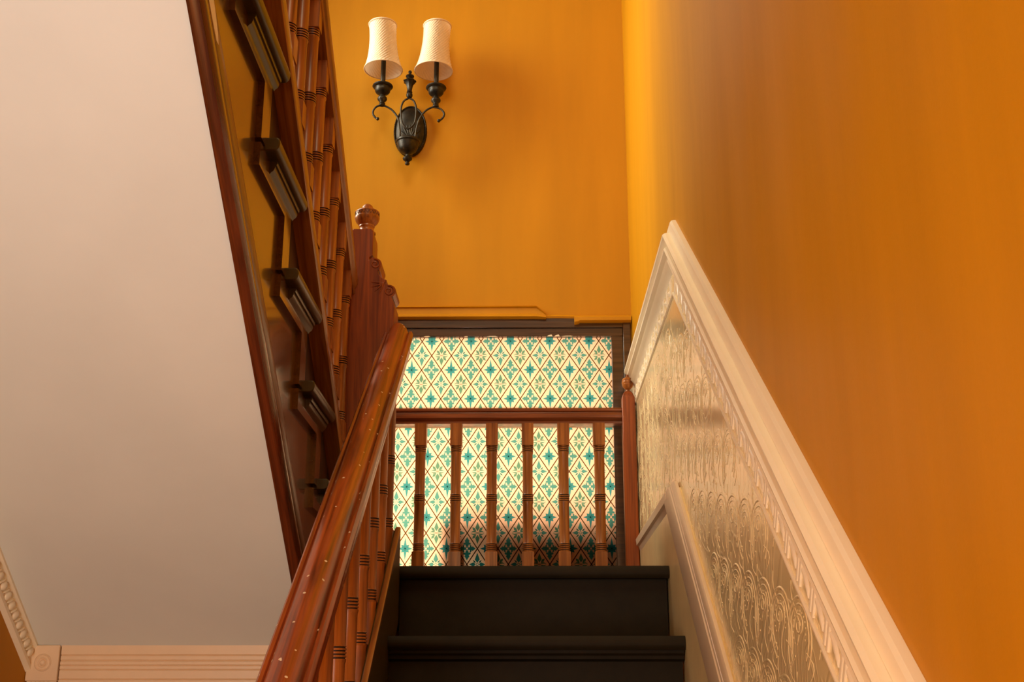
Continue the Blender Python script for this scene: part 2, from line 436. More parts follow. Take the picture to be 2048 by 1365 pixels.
HW, HH = .0334, .0505
def kite(r0, r1, wd, ang, k=.4, sx=1.0):
    rm = r0 + (r1 - r0) * k
    pts = [(0, r0), (wd, rm), (0, r1), (-wd, rm)]
    c, s = math.cos(ang), math.sin(ang)
    return [((x * c + z * s) * sx, -x * s + z * c) for x, z in pts]
def ringpoly(mb, r0, r1, y, n=10, mi=0):
    vs = []; fs = []
    for i in range(n):
        a = 2 * PI * i / n
        vs += [(r0 * math.cos(a), y, r0 * math.sin(a)), (r1 * math.cos(a), y, r1 * math.sin(a))]
        j = (i + 1) % n
        fs.append((2 * i, 2 * i + 1, 2 * j + 1, 2 * j))
    mb.add(vs, fs, mi)
def poly(mb, pts, y=0, mi=0): mb.add([(x, y, z) for x, z in pts], [tuple(range(len(pts)))], mi)
motif = {}
b = MB(); pts = []
for k in range(8):
    a = k * PI / 4
    rt = .0375 if k % 4 == 0 else (.0245 if k % 2 == 0 else .0180)
    rn = .0122
    pts.append((rt * math.sin(a), rt * math.cos(a))); a += PI / 8
    pts.append((rn * math.sin(a), rn * math.cos(a)))
poly(b, pts)
for k in range(8):
    a = (k + .5) * PI / 4
    poly(b, [(.0005 * math.cos(a), -.0005 * math.sin(a)), (-.0005 * math.cos(a), .0005 * math.sin(a)), (.0095 * math.sin(a) - .0003 * math.cos(a), .0095 * math.cos(a) + .0003 * math.sin(a)), (.0095 * math.sin(a) + .0003 * math.cos(a), .0095 * math.cos(a) - .0003 * math.sin(a))], -.0004, 1)
ringpoly(b, .0, .0016, -.0006, 8, 1)
motif['star'] = (b, 'cyan')
b = MB()
armp = [(.0042, .006), (.0048, .0122), (.0080, .0132), (.0090, .0105), (.0122, .0140), (.0108, .0190), (.0066, .0192), (.0054, .0215), (.0082, .0250), (.0044, .0300), (0, .0375)]
arm = [(-x, z) for x, z in armp[:-1]][::1]
full = armp + [(-x, z) for x, z in reversed(armp[:-1])]
for k in range(4):
    c, s = [(1, 0), (0, 1), (-1, 0), (0, -1)][k]
    f = 1.0 if k % 2 == 0 else .74
    fw = 1.0 if k % 2 == 0 else .95
    poly(b, [(x * fw * c + z * f * s, -x * fw * s + z * f * c) for x, z in full])
ringpoly(b, .0034, .0058, 0, 10)
motif['cross'] = (b, 'teal')
b = MB()
for k in range(4):
    poly(b, kite(.0050, .0375 if k % 2 == 0 else .0270, .0080 if k % 2 == 0 else .0068, k * PI / 2, .32))
for k in range(4):
    a = PI / 4 + k * PI / 2
    poly(b, kite(.0070, .0205, .0028, a * 1.0, .35), 0, 0)
    poly(b, kite(.0120, .0200, .0012, a, .35), -.0003, 1)
ringpoly(b, .0030, .0046, 0, 10)
motif['compass'] = (b, 'teal')
b = MB()
for k in range(2): poly(b, kite(.0055, .0360, .0072, k * PI, .38))
for a in (42, -42, 138, -138): poly(b, kite(.0055, .0255, .0046, math.radians(a), .55))
for sx in (1, -1):
    for sz in (1, -1):
        poly(b, [(sx * .0030, sz * .0012), (sx * .0085, sz * .0068), (sx * .0145, sz * .0066), (sx * .0225, sz * .0012), (sx * .0150, sz * .0026), (sx * .0095, sz * .0020)])
for q in (-.0018, 0, .0018): poly(b, [(-.004, q - .0005), (.004, q - .0005), (.004, q + .0005), (-.004, q + .0005)], -.0003, 1)
motif['flower'] = (b, 'green')

def film(z0, z1, ax, az, par):
    fo = MB(); nx = 1
    fo.add([(FX0 - .004, FY, z0 - .004), (FX1 + .004, FY, z0 - .004), (FX1 + .004, FY, z1 + .004), (FX0 - .004, FY, z1 + .004)], [(0, 1, 2, 3)])
    fobj = obj('film', fo, M['film'], win, smooth=0)
    lat = MB(); yl = FY - .0008; hw = .0016
    dirs = [(HW, HH), (HW, -HH)]
    for dx, dz in dirs:
        L = math.hypot(dx, dz); nxn, nzn = -dz / L, dx / L
        for k in range(-40, 41):
            # lines run midway between motif centres
            px, pz = ax + HW + 2 * HW * k, az
            ts = []
            lo, hi = -1e9, 1e9
            for p, d, a0, a1 in ((px, dx, FX0, FX1), (pz, dz, z0, z1)):
                t0, t1 = (a0 - p) / d, (a1 - p) / d
                lo = max(lo, min(t0, t1)); hi = min(hi, max(t0, t1))
            if hi - lo > .05:
                A = (px + dx * lo, pz + dz * lo); B = (px + dx * hi, pz + dz * hi)
                lat.add([(A[0] + nxn * hw, yl, A[1] + nzn * hw), (A[0] - nxn * hw, yl, A[1] - nzn * hw), (B[0] - nxn * hw, yl, B[1] - nzn * hw), (B[0] + nxn * hw, yl, B[1] + nzn * hw)], [(0, 1, 2, 3)])
    lo_ = obj('lattice_print', lat, M['brownink'], fobj, smooth=0, fixn=False)
    lo_['kind'] = 'stuff'
    j0 = int((az - z1) / HH) - 1
    first = film.first
    for j in range(j0, int((az - z0) / HH) + 2):
        z = az - j * HH
        if z < z0 - .030 or z > z1 + .030: continue
        for i in range(-12, 14):
            if j % 2 == 0:
                x = ax + 2 * HW * i; ty = 'cross' if (i + j // 2 + par) % 2 == 0 else 'star'
            else:
                x = ax - HW + 2 * HW * i; ty = 'flower' if (i + (j - 1) // 2 + par) % 2 == 0 else 'compass'
            if x < FX0 - .018 or x > FX1 + .02: continue
            org = (x, FY - .0016, z)
            if ty not in first:
                mbm, ik = motif[ty]
                mm = MB(); mm.v = [(a + org[0], bb + org[1], c + org[2]) for a, bb, c in mbm.v]; mm.f = mbm.f; mm.mi = mbm.mi
                first[ty] = obj(ty + '_print', mm, [M[ik], M['darkink']], fobj, org, smooth=0, fixn=False)
            else:
                copy_part(first[ty], fobj, org)
    return fobj
film.first = {}
film(MZ1, FT, -.260, 1.202, 0)
film(.392, MZ0, -.199, .803, 1)

# timber box added outside to shade the lower film
ob = thing('shade_box', 'unseen long timber box added outside to shade the lower part of the patterned window', 'blocker', (.06, 4.02, .36))
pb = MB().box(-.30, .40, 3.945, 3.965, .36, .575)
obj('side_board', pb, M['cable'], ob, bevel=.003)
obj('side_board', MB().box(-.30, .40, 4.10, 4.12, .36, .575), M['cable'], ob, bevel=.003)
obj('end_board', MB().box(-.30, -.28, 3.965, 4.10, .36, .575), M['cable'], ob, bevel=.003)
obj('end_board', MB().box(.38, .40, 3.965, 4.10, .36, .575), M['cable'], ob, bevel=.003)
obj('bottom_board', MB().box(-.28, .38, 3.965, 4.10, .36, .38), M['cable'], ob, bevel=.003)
tag(obj('trim_5', MB().box(-.75, .475, YW + .12, 4.3, .30, .36), M['white'], bevel=.004), 'outdoor window ledge carrying the added timber box', kind='structure')

lw = thing('added_window', 'added tall side window lighting the right wall, unseen behind the upper flight', None, (XL - .06, 3.46, 1.55), kind='structure')
for y0, y1, z0, z1 in ((3.28, 3.31, 1.55, 3.05), (3.61, 3.64, 1.55, 3.05), (3.31, 3.61, 1.55, 1.59), (3.31, 3.61, 3.01, 3.05), (3.31, 3.61, 2.28, 2.31)):
    obj('frame_bar', MB().box(XL - .08, XL - .03, y0, y1, z0, z1), M['frame'], lw, bevel=.002)
# painted picture moulding over the window
tr = thing('trim_3', 'broken orange painted wooden moulding running over the dark window head', None, (-.1, YW, 1.28), kind='structure')
p = [(3.85, 1.272), (3.828, 1.274), (3.822, 1.279), (3.824, 1.286), (3.832, 1.291), (3.834, 1.312), (3.828, 1.316), (3.832, 1.320), (3.85, 1.321)]
a = MB()
a.loft([[(-.80, y, z) for y, z in p], [(.030, y, z) for y, z in p], [(.062, y, 1.272 + (z - 1.272) * .38) for y, z in p]])
obj('moulding_length', a, M['orange'], tr, smooth=40)
p2 = [(3.85, 1.275), (3.838, 1.276), (3.835, 1.282), (3.838, 1.288), (3.85, 1.290)]
a = MB().loft([[(.045, y, z) for y, z in p2], [(.10, y, z + .001) for y, z in p2], [(.160, y, z - .001) for y, z in p2]])
obj('moulding_length', a, M['orange'], tr, smooth=40)
p3 = [(3.85, 1.258), (3.822, 1.258), (3.816, 1.263), (3.817, 1.275), (3.824, 1.281), (3.85, 1.287)]
a = MB().loft([[(.158, y, z - .006 * (z < 1.27)) for y, z in p3], [(.172, y, z - .004 * (z < 1.27)) for y, z in p3], [(.176, y, z) for y, z in p3], [(.350, y, z) for y, z in p3]])
obj('moulding_length', a, M['orange'], tr, smooth=40)

# ------------------------------------------------------------------ right wall: embossed panel, chair rail, skirting
def off2d(path, d):
    """path of (y,z) offset downwards (perpendicular) by d with mitred corners"""
    out = []
    for i, pnt in enumerate(path):
        ns = []
        for a, b_ in ((i - 1, i), (i, i + 1)):
            if a >= 0 and b_ < len(path):
                dy, dz = path[b_][0] - path[a][0], path[b_][1] - path[a][1]; L = math.hypot(dy, dz)
                ns.append((dz / L, -dy / L))
        n = (sum(q[0] for q in ns) / len(ns), sum(q[1] for q in ns) / len(ns))
        k = n[0] ** 2 + n[1] ** 2
        out.append((pnt[0] + n[0] / k * d, pnt[1] + n[1] / k * d))
    return out
AY, AZ = 2.622, 1.118
CH = [(.45, AZ - t * (AY - .45)), (AY, AZ), (3.833, AZ)]
chp = [(0, .004), (.001, .010), (.006, .014), (.026, .016), (.0285, .0145), (.030, .026), (.034, .032), (.039, .031), (.045, .022), (.050, .0135), (.057, .0115), (.0605, .013), (.0625, .025), (.066, .029), (.070, .028),
       (.0755, .018), (.0765, .0125), (.079, .0125), (.0795, .019), (.083, .0205), (.086, .017), (.0865, .0115), (.089, .0115), (.0895, .019), (.094, .0205), (.098, .016), (.102, .011), (.107, .007), (.112, .004), (.112, 0), (0, 0)]
def wallsweep(path, prof, x0=XR):
    ringsets = []
    for i in range(len(path)): ringsets.append([])
    for d, h in prof:
        o2 = off2d(path, d)
        for i, (y, z) in enumerate(o2): ringsets[i].append((x0 - h, y, z))
    return MB().loft(ringsets)
ch = thing('trim_1', 'white moulded chair rail climbing the right wall and turning level at the landing', None, (XR, AY, AZ), kind='structure')
obj('chair_rail', wallsweep(CH, chp), M['white'], ch, smooth=25)
obj('border_bead', wallsweep(CH, [(.163, 0), (.163, .006), (.165, .0085), (.168, .0085), (.170, .006), (.170, 0)]), M['white'], ch, smooth=30)
# embossed ribbon border pieces
d0 = off2d(CH, .138)
def frame_at(y, z, ang):
    return Matrix.Translation((XR - .0035, y, z)) @ Matrix.Rotation(ang, 4, 'X')
def ribbon_bar():
    m_ = MB(); prof = [(0, -.005), (-.003, -.004), (-.004, 0), (-.003, .004), (0, .005)]
    m_.loft([[(x, s_, sz) for x, s_ in prof] for sz in (-.021, -.017, .017, .021)])
    return m_
def ribbon_twist():
    m_ = MB(); n = 9; rings = []
    for i in range(n):
        q = i / (n - 1); y = -.023 + .046 * q; wd = .002 + .007 * math.sin(PI * q); tw = (q - .5) * 1.0
        rings.append([(0, y, tw * .016 - wd), (-.0028, y, tw * .016 - wd * .5), (-.0040, y, tw * .016), (-.0028, y, tw * .016 + wd * .5), (0, y, tw * .016 + wd)])
    return m_.loft(rings)
rb = rt_ = None
def place_border(y, z, ang, which):
    global rb, rt_
    src = rb if which == 'bar' else rt_
    if src is None:
        m_ = ribbon_bar() if which == 'bar' else ribbon_twist()
        src = obj('ribbon_band' if which == 'bar' else 'ribbon_twist', m_, M['white'], ch, smooth=50)
        if which == 'bar': rb = src
        else: rt_ = src
    else:
        src = copy_part(src, ch, (0, 0, 0))
    ORG[src] = Vector((XR - .0035, y, z)); src.location = ORG[src] - ORG[ch]; src.rotation_euler = (ang, 0, 0)
L0 = math.hypot(d0[1][0] - d0[0][0], d0[1][1] - d0[0][1])
s_ = .03; per = .0745
while s_ < L0 - .1:
    y = d0[1][0] - COSA * s_; z = d0[1][1] - COSA * t * s_
    place_border(y, z, ANG, 'bar')
    place_border(y - COSA * .014, z - COSA * t * .014, ANG, 'bar')
    place_border(y - COSA * .045, z - COSA * t * .045, ANG, 'twist')
    s_ += per
y = d0[1][0] + .05
while y < 3.80:
    place_border(y, d0[1][1], 0, 'bar'); place_border(y + .014, d0[1][1], 0, 'bar'); place_border(y + .045, d0[1][1], 0, 'twist'); y += per

# skirting cap (sloped) and panel below
XS = .338
def skz(y): return -1.456 + t * y          # outer (upper) edge line on the face
SKW = .158                                  # vertical width
STOP = .510
lin_top = off2d(CH, .10)
lin_bot = [(.45, skz(.45) - .05), ((STOP - .03 + 1.456) / t, STOP - .03), (3.84, STOP - .03)]
pl = MB(); prism_x(pl, lin_top + lin_bot[::-1], XR - .004, XR)
lincp = tag(obj('trim_2', pl, M['linc'], smooth=0), 'cream and gold embossed wallcovering panel between chair rail and skirting', kind='structure')
XE = XR - .0038
def ridge(mb, pts, wd, h):
    P = [Vector((0, p_[0], p_[1])) for p_ in pts]; rings = []
    for i, p_ in enumerate(P):
        d = (P[min(i + 1, len(P) - 1)] - P[max(i - 1, 0)]).normalized(); nn = Vector((0, -d.z, d.y))
        rings.append([tuple(p_ + nn * wd), tuple(p_ + nn * wd * .4 + Vector((-h, 0, 0))), tuple(p_ - nn * wd * .4 + Vector((-h, 0, 0))), tuple(p_ - nn * wd)])
    mb.loft(rings)
def drop(k, n=22):          # teardrop outline bending over at its tip
    o_ = []
    for i in range(n):
        a = -2.55 + 5.1 * i / (n - 1)
        rr = k * (1 + .45 * max(0, abs(a) - 1.6))
        o_.append((rr * .8 * math.sin(a) + .25 * k * max(0, -math.cos(a)) ** 2, rr * math.cos(a)))
    return o_
pm = MB(); YS = 1.9
def rs(pts, wd, h): ridge(pm, [(y * YS, z) for y, z in pts], wd, h)
rs(drop(.042), .0030, .0011)
rs(drop(.033), .0020, .0009)
rs([(.016 * (1 - .75 * i / 20) * math.cos(.48 * i), .006 + .016 * (1 - .75 * i / 20) * math.sin(.48 * i)) for i in range(21)], .0020, .0009)
for sx in (1, -1):
    rs([(sx * (.052 + .010 * math.sin(q * .8)), -.040 + .012 * q) for q in range(8)], .0020, .0008)
    rs([(sx * (.022 + .014 * math.sin(q * .7)), -.066 + .007 * q) for q in range(6)], .0018, .0008)
for i in range(15):
    a = -2.2 + 4.4 * i / 14
    pm.ell((0, .0245 * .8 * YS * math.sin(a), .0245 * math.cos(a)), (.0008, .0022, .0017), 6, 4)
ptop = lambda y: (AZ + t * (min(y, AY) - AY)) - (.225 if y < AY else .19)
pbot = lambda y: min(skz(y), STOP) + .01
pf = None
row = 0; yy = .66
while yy < 3.70:
    zz_ = pbot(yy) + .055 + (.058 if row % 2 else 0)
    while zz_ < ptop(yy) - .035:
        org = (XE, yy, zz_)
        if pf is None:
            q_ = MB(); q_.v = [(a + org[0], b_ + org[1], c + org[2]) for a, b_, c in pm.v]; q_.f = pm.f; q_.mi = pm.mi
            pf = obj('embossed_paisley', q_, M['linc'], lincp, org, smooth=60)
        else:
            c_ = copy_part(pf, lincp, org)
            if row % 2: c_.scale = (1, -1, 1)
        zz_ += .118
    row += 1; yy += .115
sk = thing('baseboard_right', 'tan painted skirting with a cream sloped cap moulding beside the black steps', None, (XR, 2.7, .3), kind='structure')
pp = MB(); prism_x(pp, [(.45, skz(.45) - .02), ((STOP - .02 + 1.456) / t, STOP - .02), (3.84, STOP - .02), (3.84, N1Z - .1), (2.95, N1Z - .5), (.45, FLOOR)], .3455, XR - .004)
obj('skirt_panel', pp, M['skirt'], sk, smooth=0)
skp = [(0, .3455), (0, .339), (.010, .3355), (.030, .335), (.034, .340), (.040, .340), (.044, .3365), (.056, .3365), (.060, .3345), (.150, .3335), (.158, .336), (.158, .3455)]
cp = MB()
ya = .45
ringA = []; ringB = []
for d, x in skp:
    ringA.append((x, ya, skz(ya) - d)); ye = (STOP + 1.456 + d) / t
    ringB.append((x, ye, STOP))
cp.loft([ringA, ringB])
obj('skirt_cap', cp, M['cream'], sk, smooth=25)
lv = MB(); yb = (STOP + 1.456 + .10) / t
lv.loft([[(x, y, z) for x, z in [(.3455, STOP), (.334, STOP), (.332, STOP - .004), (.334, STOP - .022), (.340, STOP - .026), (.3455, STOP - .040)]] for y in (yb, 3.70)])
obj('landing_cap', lv, M['cream'], sk, smooth=25)

# ------------------------------------------------------------------ lower staircase
XSL, XSR = -.318, .3445
st = thing('staircase', 'steep lower stair flight with black painted treads and risers', 'stairs', (.0, 1.6, FLOOR))
def nosing_poly(yf, z, back, th=.030):
    return [(yf + .004, z), (yf, z - .006), (yf - .003, z - .015), (yf, z - .024), (yf + .005, z - th), (back, z - th), (back, z)]
land = MB(); prism_x(land, [(N1Y + .004, N1Z), (N1Y, N1Z - .006), (N1Y - .003, N1Z - .015), (N1Y, N1Z - .024), (N1Y + .005, N1Z - .030), (N1Y + .05, N1Z - .030), (N1Y + .05, N1Z - .10), (YW, N1Z - .10), (YW, N1Z)], XSL, XSR)
obj('landing', land, M['stair'], st, smooth=40)
obj('landing', MB().box(XL + .002, XSL - .001, 2.985, YW - .001, N1Z - .10, N1Z), M['stair'], st, smooth=0)
for k in range(0, 9):
    yf, z = N1Y - k * G, N1Z - k * R
    if k > 0:
        m_ = MB(); prism_x(m_, nosing_poly(yf, z, yf + G + .03), XSL, XSR)
        obj('tread', m_, M['stair'], st, smooth=40)
    m_ = MB().box(XSL, XSR - .004, yf + .030, yf + .048, z - R - .0, z - .030)
    obj('riser', m_, M['stair'], st, smooth=0)
    if k > 0:
        m_ = MB(); prism_x(m_, [(yf + .030, z - .030), (yf + .011, z - .030), (yf + .012, z - .037), (yf + .018, z - .042), (yf + .019, z - .049), (yf + .026, z - .053), (yf + .030, z - .054)], XSL, XSR - .002)
        obj('cove_moulding', m_, M['stair'], st, smooth=40)
# closed outer string of the lower flight
def fz(y): return -1.650 + t * y
YE = 2.90
m_ = MB(); prism_x(m_, [(.62, fz(.62)), (YE - .03, fz(YE - .03)), (YE - .008, fz(YE) - .012), (YE, fz(YE) - .035), (YE, .20), (.62, -1.48)], -.325, -.312)
obj('outer_string', m_, M['stair_olive'], st, smooth=0)
m_ = MB(); sweep(m_, [(-.322, -.010), (-.322, .002), (-.320, .004), (-.312, .004), (-.310, .002), (-.310, -.008), (-.313, -.011)], (.62, fz(.62)), (YE - .02, fz(YE - .02)))
obj('string_cap', m_, M['rail_up'], st, smooth=40)
m_ = MB(); sweep(m_, [(-.420, -.26), (-.420, -.082), (-.330, -.082), (-.330, -.26)], (.62, fz(.62)), (2.94, fz(2.94)))
obj('inner_string', m_, M['string_dark'], st, smooth=0)

# ------------------------------------------------------------------ baluster maker (origin at the middle ring group)
def baluster_mb(zb, zt, half=.019, r=.0165, up=.175, dn=-.155):
    m_ = MB(); g = []
    def block(z0, z1):
        m_.loft([[(-half, -half, z0), (half, -half, z0), (half, half, z0), (-half, half, z0)], [(-half, -half, z1), (half, -half, z1), (half, half, z1), (-half, half, z1)]])
    block(zb, dn - .012); block(up + .012, zt)
    prof = []; mis = []
    def rings(zc):
        n = 4
        for i in range(n):
            z = zc - .011 + i * .0062
            for rr, dz, mi in ((.0182, 0, 0), (.0182, .0034, 1), (.0160, .0042, 1), (.0160, .0056, 1)):
                prof.append((rr, z + dz)); mis.append(mi)
        prof.append((.0182, zc + .0140)); mis.append(0)
    prof.append((.0185, dn - .0125)); mis.append(0)
    rings(dn); prof.append((r, dn + .017)); mis.append(0); prof.append((r, -.016)); mis.append(0)
    rings(0.0); prof.append((r, .018)); mis.append(0); prof.append((r, up - .016)); mis.append(0)
    rings(up); prof.append((.0185, up + .0145))
    m_.lathe((0, 0, 0), prof, 14, mis)
    return m_
def place_balusters(parent, mb, mats, pts, label=None):
    first = None
    for q in pts:
        if first is None:
            mm = MB(); mm.v = [(a + q[0], b_ + q[1], c + q[2]) for a, b_, c in mb.v]; mm.f = mb.f; mm.mi = mb.mi
            first = obj('baluster', mm, mats, parent, q, smooth=30)
        else:
            copy_part(first, parent, q)

# ------------------------------------------------------------------ lower balustrade
lb = thing('balustrade', 'lower stair balustrade with wide mahogany handrail flecked with white paint', 'balustrade', (-.36, 2.0, fz(2.0) - .08))
hp = [(-.030, -.052), (-.030, -.030), (-.036, -.024), (-.041, -.014), (-.0415, -.004), (-.037, .002), (-.032, .000), (-.030, -.004), (-.027, -.001), (-.025, .008), (-.018, .017),
      (-.007, .022), (.004, .022), (.014, .017), (.022, .008), (.025, .000), (.028, -.003), (.031, .001), (.036, .001), (.0405, -.006), (.041, -.014), (.036, -.022), (.031, -.028), (.034, -.036), (.034, -.052)]
def hz(y): return -1.262 + t * y
XH = -.362
m_ = MB(); sweep(m_, [(XH + x, dz * 1.18) for x, dz in hp], (.70, hz(.70)), (3.165, hz(3.165)))
obj('handrail', m_, M['mahogany'], lb, smooth=40)
lbm = baluster_mb(-.262, .185)
place_balusters(lb, lbm, [M['baluster'], M['groove']], [(-.347, 2.886 - .1365 * k, -1.489 + t * (2.886 - .1365 * k)) for k in range(0, 16)])

# ------------------------------------------------------------------ newel post with carved bracket board
nw = thing('newel_post', 'carved mahogany newel board with scrolled edge and round finial between the two flights', 'newel post', (-.46, 3.2, N1Z))
NY0, NY1 = 3.16, 3.26
def arc(cx, cz, r, a0, a1, n=7):
    return [(cx + r * math.cos(math.radians(a0 + (a1 - a0) * i / (n - 1))), cz + r * math.sin(math.radians(a0 + (a1 - a0) * i / (n - 1)))) for i in range(n)]
out = [(-.508, 1.318), (-.500, 1.325), (-.450, 1.325), (-.4435, 1.318), (-.4425, 1.300), (-.4425, 1.243), (-.452, 1.236), (-.452, 1.230)]
out += [(-.446, 1.2355), (-.437, 1.236)] + arc(-.4335, 1.2165, .0175, 75, -35, 7) + [(-.4215, 1.1975), (-.426, 1.1965), (-.4245, 1.188), (-.418, 1.178), (-.409, 1.171), (-.400, 1.168), (-.402, 1.161), (-.408, 1.157)]
out += [(-.402, 1.157)] + arc(-.3915, 1.1345, .0185, 95, -45, 8) + [(-.381, 1.118), (-.387, 1.1165), (-.383, 1.110), (-.3755, 1.095), (-.3745, 1.00), (-.3745, N1Z), (-.575, N1Z), (-.575, 1.08), (-.525, 1.12), (-.508, 1.15)]
m_ = MB(); prism_y(m_, out, NY0, NY1)
obj('post_board', m_, M['mahog_z'], nw, smooth=25, bevel=.002)
def spiral(cx, cz, r0, turns, a0, sgn, y):
    return [(cx + r0 * (1 - .8 * i / 26) * math.cos(a0 + sgn * turns * 2 * PI * i / 26), y, cz + r0 * (1 - .8 * i / 26) * math.sin(a0 + sgn * turns * 2 * PI * i / 26)) for i in range(27)]
for cx, cz, r in ((-.4350, 1.2165, .0150), (-.3930, 1.1345, .0160)):
    obj('carved_scroll', MB().tube(spiral(cx, cz, r, 1.5, math.radians(100), -1, NY0 - .0005), [.0028 - .0015 * i / 26 for i in range(27)], 6), M['mahog_z'], nw, smooth=60)
lf = MB()
for a in (175, 200, 225, 250):
    ca, sa = math.cos(math.radians(a)), math.sin(math.radians(a))
    lf.tube([(-.408 + ca * q, NY0 - .0005, 1.158 + sa * q) for q in (.0, .012, .024, .036)], [.003, .0028, .002, .0006], 6)
obj('carved_leaf', lf, M['mahog_z'], nw, smooth=60)
fp = [(.026, 0), (.027, .004), (.022, .009), (.0205, .014), (.0205, .020), (.023, .023), (.0225, .027), (.026, .031), (.032, .038), (.0355, .046), (.0365, .052), (.0362, .0535), (.0352, .0545), (.0352, .0655), (.0362, .0665), (.0355, .069), (.032, .0725),
      (.0255, .075), (.0205, .0765), (.0180, .079), (.0170, .083), (.0145, .089), (.009, .094), (.003, .0955)]
fin = obj('finial', MB().lathe((-.469, 3.205, 1.325), fp, 28), M['baluster'], nw, smooth=40)
zz = MB(); n = 44
for i in range(n):
    a0, a1 = 2 * PI * i / n, 2 * PI * (i + 1) / n
    z0, z1 = (1.3805, 1.3895) if i % 2 == 0 else (1.3895, 1.3805)
    P0 = Vector((-.469 + .0355 * math.cos(a0), 3.205 + .0355 * math.sin(a0), z0)); P1 = Vector((-.469 + .0355 * math.cos(a1), 3.205 + .0355 * math.sin(a1), z1))
    zz.tube([P0, P1], .0006, 4)
obj('zigzag_carving', zz, M['groove'], fin, smooth=0)

# ------------------------------------------------------------------ upper staircase
us = thing('staircase', 'upper stair flight doubling back overhead, showing its varnished side with stepped brackets', 'stairs', (-.85, 2.0, .3407))
UX = -.535
def uz(y, o): return o - t * y
U0Y, U0Z = 2.965, .733
# string board: glossy lower part, dark infill above the step line
YA, YB = .70, 3.158
low = [(YA, uz(YA, 2.25)), (2.88, uz(2.88, 2.25)), (3.0, .20), (YB, .20)]
# step line (riser faces / tread undersides)
stp = []
K = range(-1, 9)
zig = []
for k in K:
    yf, z = U0Y - k * G, U0Z + k * R
    zig.append((yf - .032, z - R if k > -1 else .345)); zig.append((yf - .032, z - .004))
zig_r = [q for q in zig]
upper_edge = [(YB, .345)] + zig_r
upper_edge = [q for q in upper_edge if q[0] > YA] 
upper_edge.append((YA, upper_edge[-1][1]))
poly_low = low + [(YB, .345)] + upper_edge[1:]
m_ = MB(); prism_x(m_, poly_low, UX - .02, UX)
obj('outer_string', m_, M['string_gloss'], us, smooth=0)
m_ = MB(); sweep(m_, [(UX - .022, -.60), (UX - .022, .02), (UX - .002, .02), (UX - .002, -.60)], (YA, uz(YA, 2.865)), (3.158, uz(3.158, 2.865)))
obj('spandrel_panel', m_, M['string_dark'], us, smooth=0)
# treads, risers, returned nosings and stepped bracket plates
for k in range(-1, 8):
    yf, z = U0Y - k * G, U0Z + k * R
    obj('tread', MB().box(XL, UX - .022, yf - G - .05, yf, z - .03, z), M['stair_olive'], us, smooth=0)
    obj('riser', MB().box(XL, UX - .022, yf - .050, yf - .032, z - R, z - .03), M['stair_olive'], us, smooth=0)
    yn = yf - .313
    nose = [(UX - .002, z), (-.500, z), (-.4955, z - .004), (-.4945, z - .013), (-.4965, z - .022), (-.502, z - .028), (-.508, z - .029), (UX - .002, z - .029)]
    m_ = MB(); prism_y(m_, nose, yn, yf)
    obj('nosing', m_, M['stair_olive'], us, smooth=50, bevel=.003)
    cove = [(UX - .002, z - .029), (-.509, z - .029), (-.509, z - .034), (-.5105, z - .037), (-.514, z - .038), (-.5135, z - .043), (-.516, z - .049), (-.521, z - .053), (-.5235, z - .057), (UX - .002, z - .058)]
    m_ = MB(); prism_y(m_, cove, yn + .052, yf - .018)
    obj('cove_moulding', m_, M['stair_olive'], us, smooth=30)
    # bracket plate: riser strip and band below the tread
    y0 = yf - .032; y1 = y0 - .066; yb_ = y0 - G - .066
    zt, zb = z - .030, z - .079
    plate = [(y0, z - R - .020), (y0, zt), (yb_, zt), (yb_, zb), (y1, zb), (y1, z - R - .020)]
    m_ = MB(); prism_x(m_, plate, UX, UX + .0115)
    obj('step_bracket', m_, M['string_gloss'], us, smooth=0)
# lower edge mouldings
m_ = MB(); sweep(m_, [(UX, 2.225), (-.528, 2.222), (-.514, 2.226), (-.508, 2.238), (-.507, 2.252), (-.510, 2.268), (-.517, 2.282), (-.521, 2.296), (-.520, 2.305), (UX, 2.306)], (YA, -t * YA), (2.93, -t * 2.93))
obj('bottom_moulding', m_, M['string_mould'], us, smooth=40)
m_ = MB(); sweep(m_, [(UX, 2.306), (-.5215, 2.306), (-.5190, 2.312), (-.5190, 2.356), (-.5215, 2.366), (-.5290, 2.372), (UX, 2.374)], (YA, -t * YA), (2.93, -t * 2.93))
obj('bottom_fillet', m_, M['worn'], us, smooth=40)
m_ = MB(); pz = [(1.60, 2.316), (1.52, 2.318), (1.52, 2.352), (1.66, 2.353), (1.715, 2.350), (1.742, 2.340), (1.752, 2.330), (1.738, 2.320), (1.70, 2.316)]
prism_x(m_, [(y, o_ - t * y) for y, o_ in pz], -.5192, -.5184)
obj('bare_glint_patch', m_, M['bare_glint'], us, smooth=0)

# ------------------------------------------------------------------ upper balustrade
ub = thing('balustrade', 'upper stair balustrade in orange brown wood slanting overhead towards the camera', 'balustrade', (-.51, 2.5, uz(2.5, 2.87)))
m_ = MB(); sweep(m_, [(-.545, 2.868), (-.497, 2.868), (-.494, 2.874), (-.494, 2.915), (-.498, 2.928), (-.545, 2.935)], (YA, -t * YA), (3.158, -t * 3.158))
obj('bottom_rail', m_, M['rail_down'], ub, smooth=40)
m_ = MB(); sweep(m_, [(-.538, 3.395), (-.492, 3.395), (-.488, 3.401), (-.491, 3.412), (-.485, 3.418), (-.481, 3.430), (-.482, 3.444), (-.488, 3.452), (-.486, 3.460), (-.490, 3.470), (-.512, 3.478), (-.535, 3.470), (-.545, 3.43)], (YA, -t * YA), (3.158, -t * 3.158))
obj('handrail', m_, M['rail_down'], ub, smooth=35)
ubm = baluster_mb(-.225, .275)
place_balusters(ub, ubm, [M['baluster'], M['groove']], [(-.512, 3.110 - .1262 * k, uz(3.110 - .1262 * k, 3.147)) for k in range(0, 16)])

